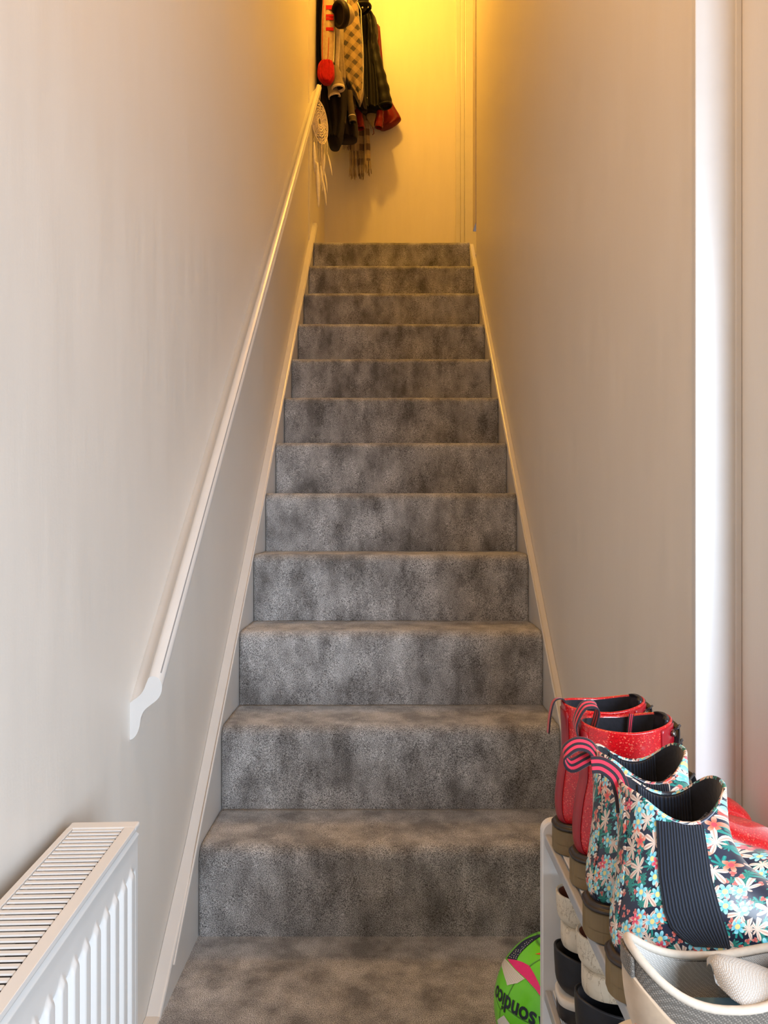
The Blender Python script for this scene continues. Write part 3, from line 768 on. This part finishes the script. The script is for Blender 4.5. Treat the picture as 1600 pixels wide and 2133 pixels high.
M['tartan'] = plaid('tan_check_wool', (.36, .27, .16), (.22, .15, .09), (.10, .06, .04), 11, 0.02)
def garment(name, rows, d, t, mat, parent, folds=5, amp=.18, seed=0, n=56, dd=0., label=None, back=1.):
    rw = cr([tuple(map(float, r)) for r in rows], 5); rings = []
    for j, (y, xl, xr) in enumerate(rw):
        s = j/(len(rw)-1); ring = []
        dj = d+dd*s
        for k in range(n):
            a = 2*PI*k/n; c, sn = math.cos(a), math.sin(a)
            c2 = math.copysign(abs(c)**.8, c)
            fo = 1+amp*math.sin(folds*c2*2.6+seed+1.5*math.sin(s*3+seed))+amp*.5*noise.noise(Vector((c2*3, s*4, seed)))
            p = P((xl+xr)/2+(xr-xl)/2*c2, y, dj)
            dep = t/2*(abs(sn)**.8)*(fo if sn > 0 else back)
            ring.append(Vector((p.x, dj-dep if sn > 0 else dj+dep, p.z)))
        rings.append(ring)
    return MB().loft(rings).go(name, mat, parent, True, label=label)
def sleeve(name, pts, d, mat, parent, cuff=None, stripes=None, label=None):   # pts: (px, py, radius px)
    pp = cr([tuple(map(float, p)) for p in pts], 5)
    path = [P(x, y, d) for x, y, r_ in pp]; rs = [max(.002, r_*d/F)*(1+.07*math.sin(i*1.7)) for i, (x, y, r_) in enumerate(pp)]
    o = MB().tube(path, rs, 20, caps=False); 
    o.go(name, mat, parent, True, label=label)
    e = path[-1]; t = (path[-1]-path[-2]).normalized(); r_ = rs[-1]
    up = t.orthogonal().normalized(); b = t.cross(up)
    def ring(k, off): return [e+t*off+(math.cos(2*PI*i/20)*up+math.sin(2*PI*i/20)*b)*r_*k for i in range(20)]
    MB().loft([ring(1.0, -.012), ring(1.07, -.012), ring(1.09, -.002), ring(1.02, .002), ring(.88, 0), ring(.84, -.012)], False, False).go('cuff', cuff or mat, parent, True)
    MB().loft([ring(.9, -.004), ring(.8, -.03)], False, True).go('sleeve_inside', M['cinside'], parent, True)
    if stripes:
        for off in (-.035, -.022): MB().loft([ring(1.02, off-.003), ring(1.10, off-.002), ring(1.10, off+.002), ring(1.02, off+.003)], False, False).go('cuff_stripe', stripes, parent, True)
def strands(m, x0, x1, y0, y1, d, n, r=.0016, slack=3., rnd=None):
    rnd = rnd or random.Random(int(x0*7+y0))
    for i in range(n):
        x = x0+(x1-x0)*(i+.5)/n; dx = rnd.uniform(-slack, slack); ye = y1+rnd.uniform(-7, 4); dj = d+rnd.uniform(-.012, .012)
        m.tube([P(x, y0, dj), P(x+dx*.3, (y0+ye)/2, dj), P(x+dx, ye, dj)], [r, r*1.1, r*.7], 5)
    return m
# hook rails (above the frame) that carry everything
hk = empty('coat_rack', (XL, 4.5, 4.05), 'white hook rail with hanging pegs on the landing wall above the coats', 'coat rack')
MB().box((XL, 4.22, 4.17), (XL+.018, BACK-.01, 4.24), .003).go('rail_board', M['gloss'], hk)
MB().box((XL+.02, BACK-.018, 4.17), (.10, BACK, 4.24), .003).go('rail_board', M['gloss'], hk)
for p in ((XL+.018, 4.32), (XL+.018, 4.48), (XL+.018, 4.66)): MB().tube([(p[0]-.005, p[1], 4.20), (p[0]+.06, p[1], 4.19), (p[0]+.075, p[1], 4.22)], .006).go('peg', M['metal'], hk)
for x in (-.22, -.08): MB().tube([(x, BACK-.012, 4.20), (x, BACK-.09, 4.19), (x, BACK-.10, 4.22)], .006).go('peg', M['metal'], hk)

o = empty('long_coat', P(680, 290, 4.45), 'long black coat hanging flat against the left wall behind the striped scarf', 'coat')
garment('coat_body', [(-92,664,690),(0,662,690),(60,659,690),(130,658,694),(180,660,722),(240,670,722),(280,680,716),(299,684,708)], 4.40, .20, M['cblack'], o, 4, .14, 1)
garment('coat_hem', [(240,694,742),(270,694,746),(292,698,744)], 4.46, .12, M['cnavy'], o, 4, .14, 2)

o = empty('football_scarf', P(682, 172, 4.2), 'cream knitted scarf with red stripes and a red end by the handrail top', 'scarf')
garment('scarf_body', [(-92,674,690),(0,672,695),(40,670,697),(90,669,696),(134,670,694)], 4.215, .035, M['cscarf'], o, 2, .1, 3)
garment('scarf_end', [(130,668,693),(138,663,696),(155,661,697),(165,664,696),(173,672,690)], 4.21, .06, M['cred'], o, 8, .14, 4)
def dabs(rects, d, mat, parent, name='stripe'):
    for r_ in rects:
        a, b, c, e = r_
        m = MB(); q0 = P(a, b, d); q1 = P(c, e, d); m.box((q0.x, d-.0015, q1.z), (q1.x, d+.003, q0.z), .0008); m.go(name, mat, parent)
for y0, y1 in ((11, 20), (30, 35), (36, 42), (57, 64)): dabs([(679, y0, 695, y1)], 4.196, M['cred'], o, 'cross_stripe')
MB().tube([P(674, -10, 4.199), P(672, 60, 4.198), P(671, 100, 4.199), P(672, 132, 4.200)], .0016, 5).go('line', M['cred'], o)
MB().tube([P(685, 78, 4.196), P(684, 105, 4.196), P(682, 134, 4.197)], .0016, 5).go('line', M['cred'], o)

o = empty('fleece_jacket', P(702, 214, 4.26), 'cream fleece jacket with two open cuffs hanging below the hat', 'jacket')
garment('jacket_body', [(-92,690,712),(30,694,714),(60,697,716),(110,697,716),(150,696,720),(170,700,720)], 4.33, .10, M['ccream'], o, 3, .15, 5)
garment('pale_edge', [(55,699,709),(100,699,708),(150,697,706),(158,699,704)], 4.27, .025, M['ccream2'], o, 1, .1, 5)
sleeve('sleeve', [(697,140,8), (702,160,11), (705,186,14)], 4.27, M['ccream'], o, M['ccream2'])
sleeve('sleeve', [(690,150,7), (692,180,10), (697,203,13)], 4.30, M['ccream'], o, M['ccream2'])

o = empty('plaid_shirt', P(748, 214, 4.45), 'ochre and black plaid shirt hanging between the hat and the dark jacket', 'shirt')
garment('shirt_body', [(-92,722,742),(30,722,748),(60,714,752),(110,712,756),(150,714,757),(178,724,757),(200,739,757),(216,747,751)], 4.43, .08, M['plaid'], o, 3, .10, 7)
m = MB().tube([P(x, y, 4.40) for x, y in ((745,5),(752,22),(753,50),(756,95),(757,140),(756,180),(750,212))], .0022, 6); m.go('piping', M['ccream2'], o, True)
o = empty('quilted_gilet', P(738, 232, 4.5), 'dark gilet with curved hem showing under the plaid shirt', 'gilet')
garment('gilet_body', [(60,716,755),(150,716,757),(190,722,760),(215,738,763),(232,752,765)], 4.515, .05, M['cnavy'], o, 3, .15, 8)

# hats
o = empty('hat', P(712, 55, 4.15), 'dark brown hat with a pale crown hung over the coats', 'hat')
c = P(708, 30, 4.17)
m = MB(); rings = []
ax = Vector((.75, .45, .25)).normalized(); u_ = ax.orthogonal().normalized(); v_ = ax.cross(u_)
for i in range(9):
    a = PI/2*i/8; rings.append([c+ax*(.085*math.sin(a))+(u_*math.cos(2*PI*k/28)*1.12+v_*math.sin(2*PI*k/28))*(.062*math.cos(a)+.0005) for k in range(28)])
m.loft(rings, False, True); m.go('crown', M['ccream'], o, True)
rings = [[c+ax*o_+(u_*math.cos(2*PI*k/28)*1.12+v_*math.sin(2*PI*k/28))*r_ for k in range(28)] for o_, r_ in ((.022,.062),(.018,.067),(-.006,.068),(-.014,.062),(-.010,.052),(.004,.050),(.02,.046))]
MB().loft(rings, False, True).go('brim_band', M['hatdark'], o, True)
o = empty('waxed_hat', P(753, 26, 4.5), 'dark waxed hat with metal stud at the top edge of the photo', 'hat')
c = P(750, 2, 4.46)
MB().ball(c, (.052, .05, .066), 24, 14).go('crown', M['cleather'], o, True)
MB().tube([c+Vector((.062*math.cos(a)*.95, -.05*math.sin(a), -.045+.012*math.cos(a))) for a in [2*PI*k/32 for k in range(33)]], .010, 8).go('brim', M['cleather'], o, True)
MB().ball(P(755, 16, 4.40), .005).go('stud', M['snap'], o, True)

o = empty('waxed_jacket', P(790, 230, 4.6), 'black waxed jacket with metal snaps and a hanging sleeve, rightmost of the dark coats', 'jacket')
garment('jacket_body', [(-92,752,764),(20,748,766),(34,746,774),(41,747,783),(70,749,788),(100,750,785),(140,751,788),(190,750,794),(224,750,797),(232,756,795)], 4.63, .14, M['cleather'], o, 4, .16, 9)
sleeve('sleeve', [(770,48,12), (774,80,12), (780,115,13), (789,155,14), (797,190,15), (803,222,15)], 4.60, M['cleather'], o)
for x, y in ((764,108),(766,146),(769,178),(758,186),(765,204),(757,192),(790,158),(805,203),(796,216),(773,72)):
    MB().ball(P(x, y, 4.575), .0034, 8, 6).go('snap', M['snap'], o, True)
o = empty('padded_jacket', P(805, 265, 4.7), 'red padded jacket with rolled sleeves showing below the waxed jacket', 'jacket')
garment('jacket_body', [(60,775,792),(150,775,800),(190,768,808),(220,765,820),(244,764,834),(252,768,834),(262,784,820),(266,790,806)], 4.79, .09, M['cmaroon'], o, 4, .15, 11)
sleeve('sleeve', [(742,200,6), (746,230,8), (751,268,9)], 4.56, M['cmaroon'], o)
sleeve('sleeve', [(792,232,7), (791,250,8), (789,266,8)], 4.62, M['cmaroon'], o)
garment('lapel', [(226,778,784),(240,764,783),(254,768,780),(265,775,778)], 4.66, .02, M['ccream'], o, 1, .1, 2)
MB().tube([P(775, 262, 4.66), P(778, 270, 4.66), P(779, 278, 4.66), P(776, 281, 4.66)], .0025, 6).go('hanging_loop', M['cmaroon'], o, True)

o = empty('jersey_jacket', P(728, 262, 4.4), 'brown jersey top with white-striped cuffs hanging under the cream cuffs', 'jumper')
garment('top_body', [(40,712,735),(150,712,738),(200,708,740),(225,708,742)], 4.47, .06, M['cgrey'], o, 4, .12, 12)
sleeve('sleeve', [(713,190,6), (714,225,6.5), (715,258,6)], 4.38, M['cgrey'], o, M['cgrey'], M['ccream2'])
sleeve('sleeve', [(728,190,6), (731,225,7), (735,255,7.5)], 4.39, M['cgrey'], o, M['cgrey'], M['ccream2'])

o = empty('plum_scarf', P(721, 310, 4.5), 'dark plum scarf end with short fringe beside the tan scarf', 'scarf')
garment('scarf_body', [(60,716,728),(200,716,729),(270,715,731),(290,716,730)], 4.53, .03, M['cpurple'], o, 2, .1, 13)
strands(MB(), 716, 730, 288, 312, 4.53, 8).go('fringe', M['cpurple'], o)
o = empty('tan_scarf', P(750, 375, 4.6), 'tan checked wool scarf with a long fringe hanging lowest of all', 'scarf')
garment('scarf_body', [(60,745,760),(200,732,765),(260,729,768),(300,728,770),(316,728,770)], 4.745, .03, M['tartan'], o, 4, .25, 14)
garment('scarf_tail', [(200,756,766),(270,758,770),(330,759,772),(345,760,770)], 4.72, .02, M['tartan'], o, 2, .2, 15)
strands(MB(), 728, 760, 312, 372, 4.745, 22, .0030, 4).go('fringe', M['tartan'], o)
strands(MB(), 759, 772, 335, 365, 4.72, 9, .0030, 3).go('fringe', M['tartan'], o)

# ------------------------------------------------------------------ dreamcatcher at the top of the handrail
DD = 4.135
o = empty('dreamcatcher', P(664, 430, DD), 'cream crochet dreamcatcher with white feathers hanging below the handrail top', 'dreamcatcher')
hc = Vector((-.392, DD+.02, P(664, 250, DD).z))
def hoop(r_, a): return hc+Vector((.036*r_*math.cos(a), .09*r_*math.cos(a), .112*r_*math.sin(a)))
MB().tube([hoop(1, 2*PI*k/48) for k in range(49)], .0028, 8, False).go('hoop', M['lace'], o, True)
m = MB()
for rr, wv in ((.93, .0022), (.80, .0026), (.66, .0030), (.54, .0024), (.42, .0030), (.30, .0026), (.18, .003)):
    m.tube([hoop(rr*(1+.035*math.cos(16*a_)), a_) for a_ in [2*PI*k/96 for k in range(97)]], wv, 5, False)
for k in range(32):
    a_ = 2*PI*k/32; m.tube([hoop(.12, a_), hoop(.5, a_+.05), hoop(.98, a_)], .0014, 4)
m.go('crochet_web', M['lace'], o, True)
MB().tube([P(669, 176, DD-.01), P(668, 190, DD), hoop(1, PI/2)], .0015, 6).go('hanging_cord', M['lace'], o)
def feather(x0, y0, x1, y1, wpx, d, rot=.5):
    a = P(x0, y0, d); b = P(x1, y1, d); t = b-a; side = Vector((math.cos(rot), math.sin(rot), 0)); nn = t.normalized().cross(side)
    rings = []
    for i in range(17):
        s = i/16; ww = wpx*d/F*(math.sin(PI*min(1, s*.95+.03))**.6)*(1-.25*s)
        c = a+t*s+nn*.006*math.sin(PI*s)
        rings.append([c-side*ww/2, c+nn*.0012, c+side*ww/2, c-nn*.0012])
    m = MB().loft(rings); m.tube([a-t*.12, a, a+t*.6], .0010, 5); m.go('feather', M['feather'], o, True)
for f_ in ((654,296,656,362,9,4.10,.3),(661,338,664,432,11,4.08,.2),(657,335,668,385,7,4.09,.6),(668,345,672,400,9,4.12,.3),(676,318,672,372,6,4.13,.5),(683,322,692,366,4.5,4.15,.2),(674,350,682,402,5,4.14,.4),(672,372,680,428,6,4.10,.3)):
    feather(*f_)
m = MB()
for x, y0, y1 in ((655,285,300),(660,288,338),(664,290,345),(668,291,345),(672,290,350),(676,288,320),(681,282,322),(670,292,375)):
    m.tube([P(x, y0, DD-.01), P(x+1, (y0+y1)/2, DD-.015), P(x, y1, DD-.02)], .0012, 5)
m.go('cords', M['lace'], o)
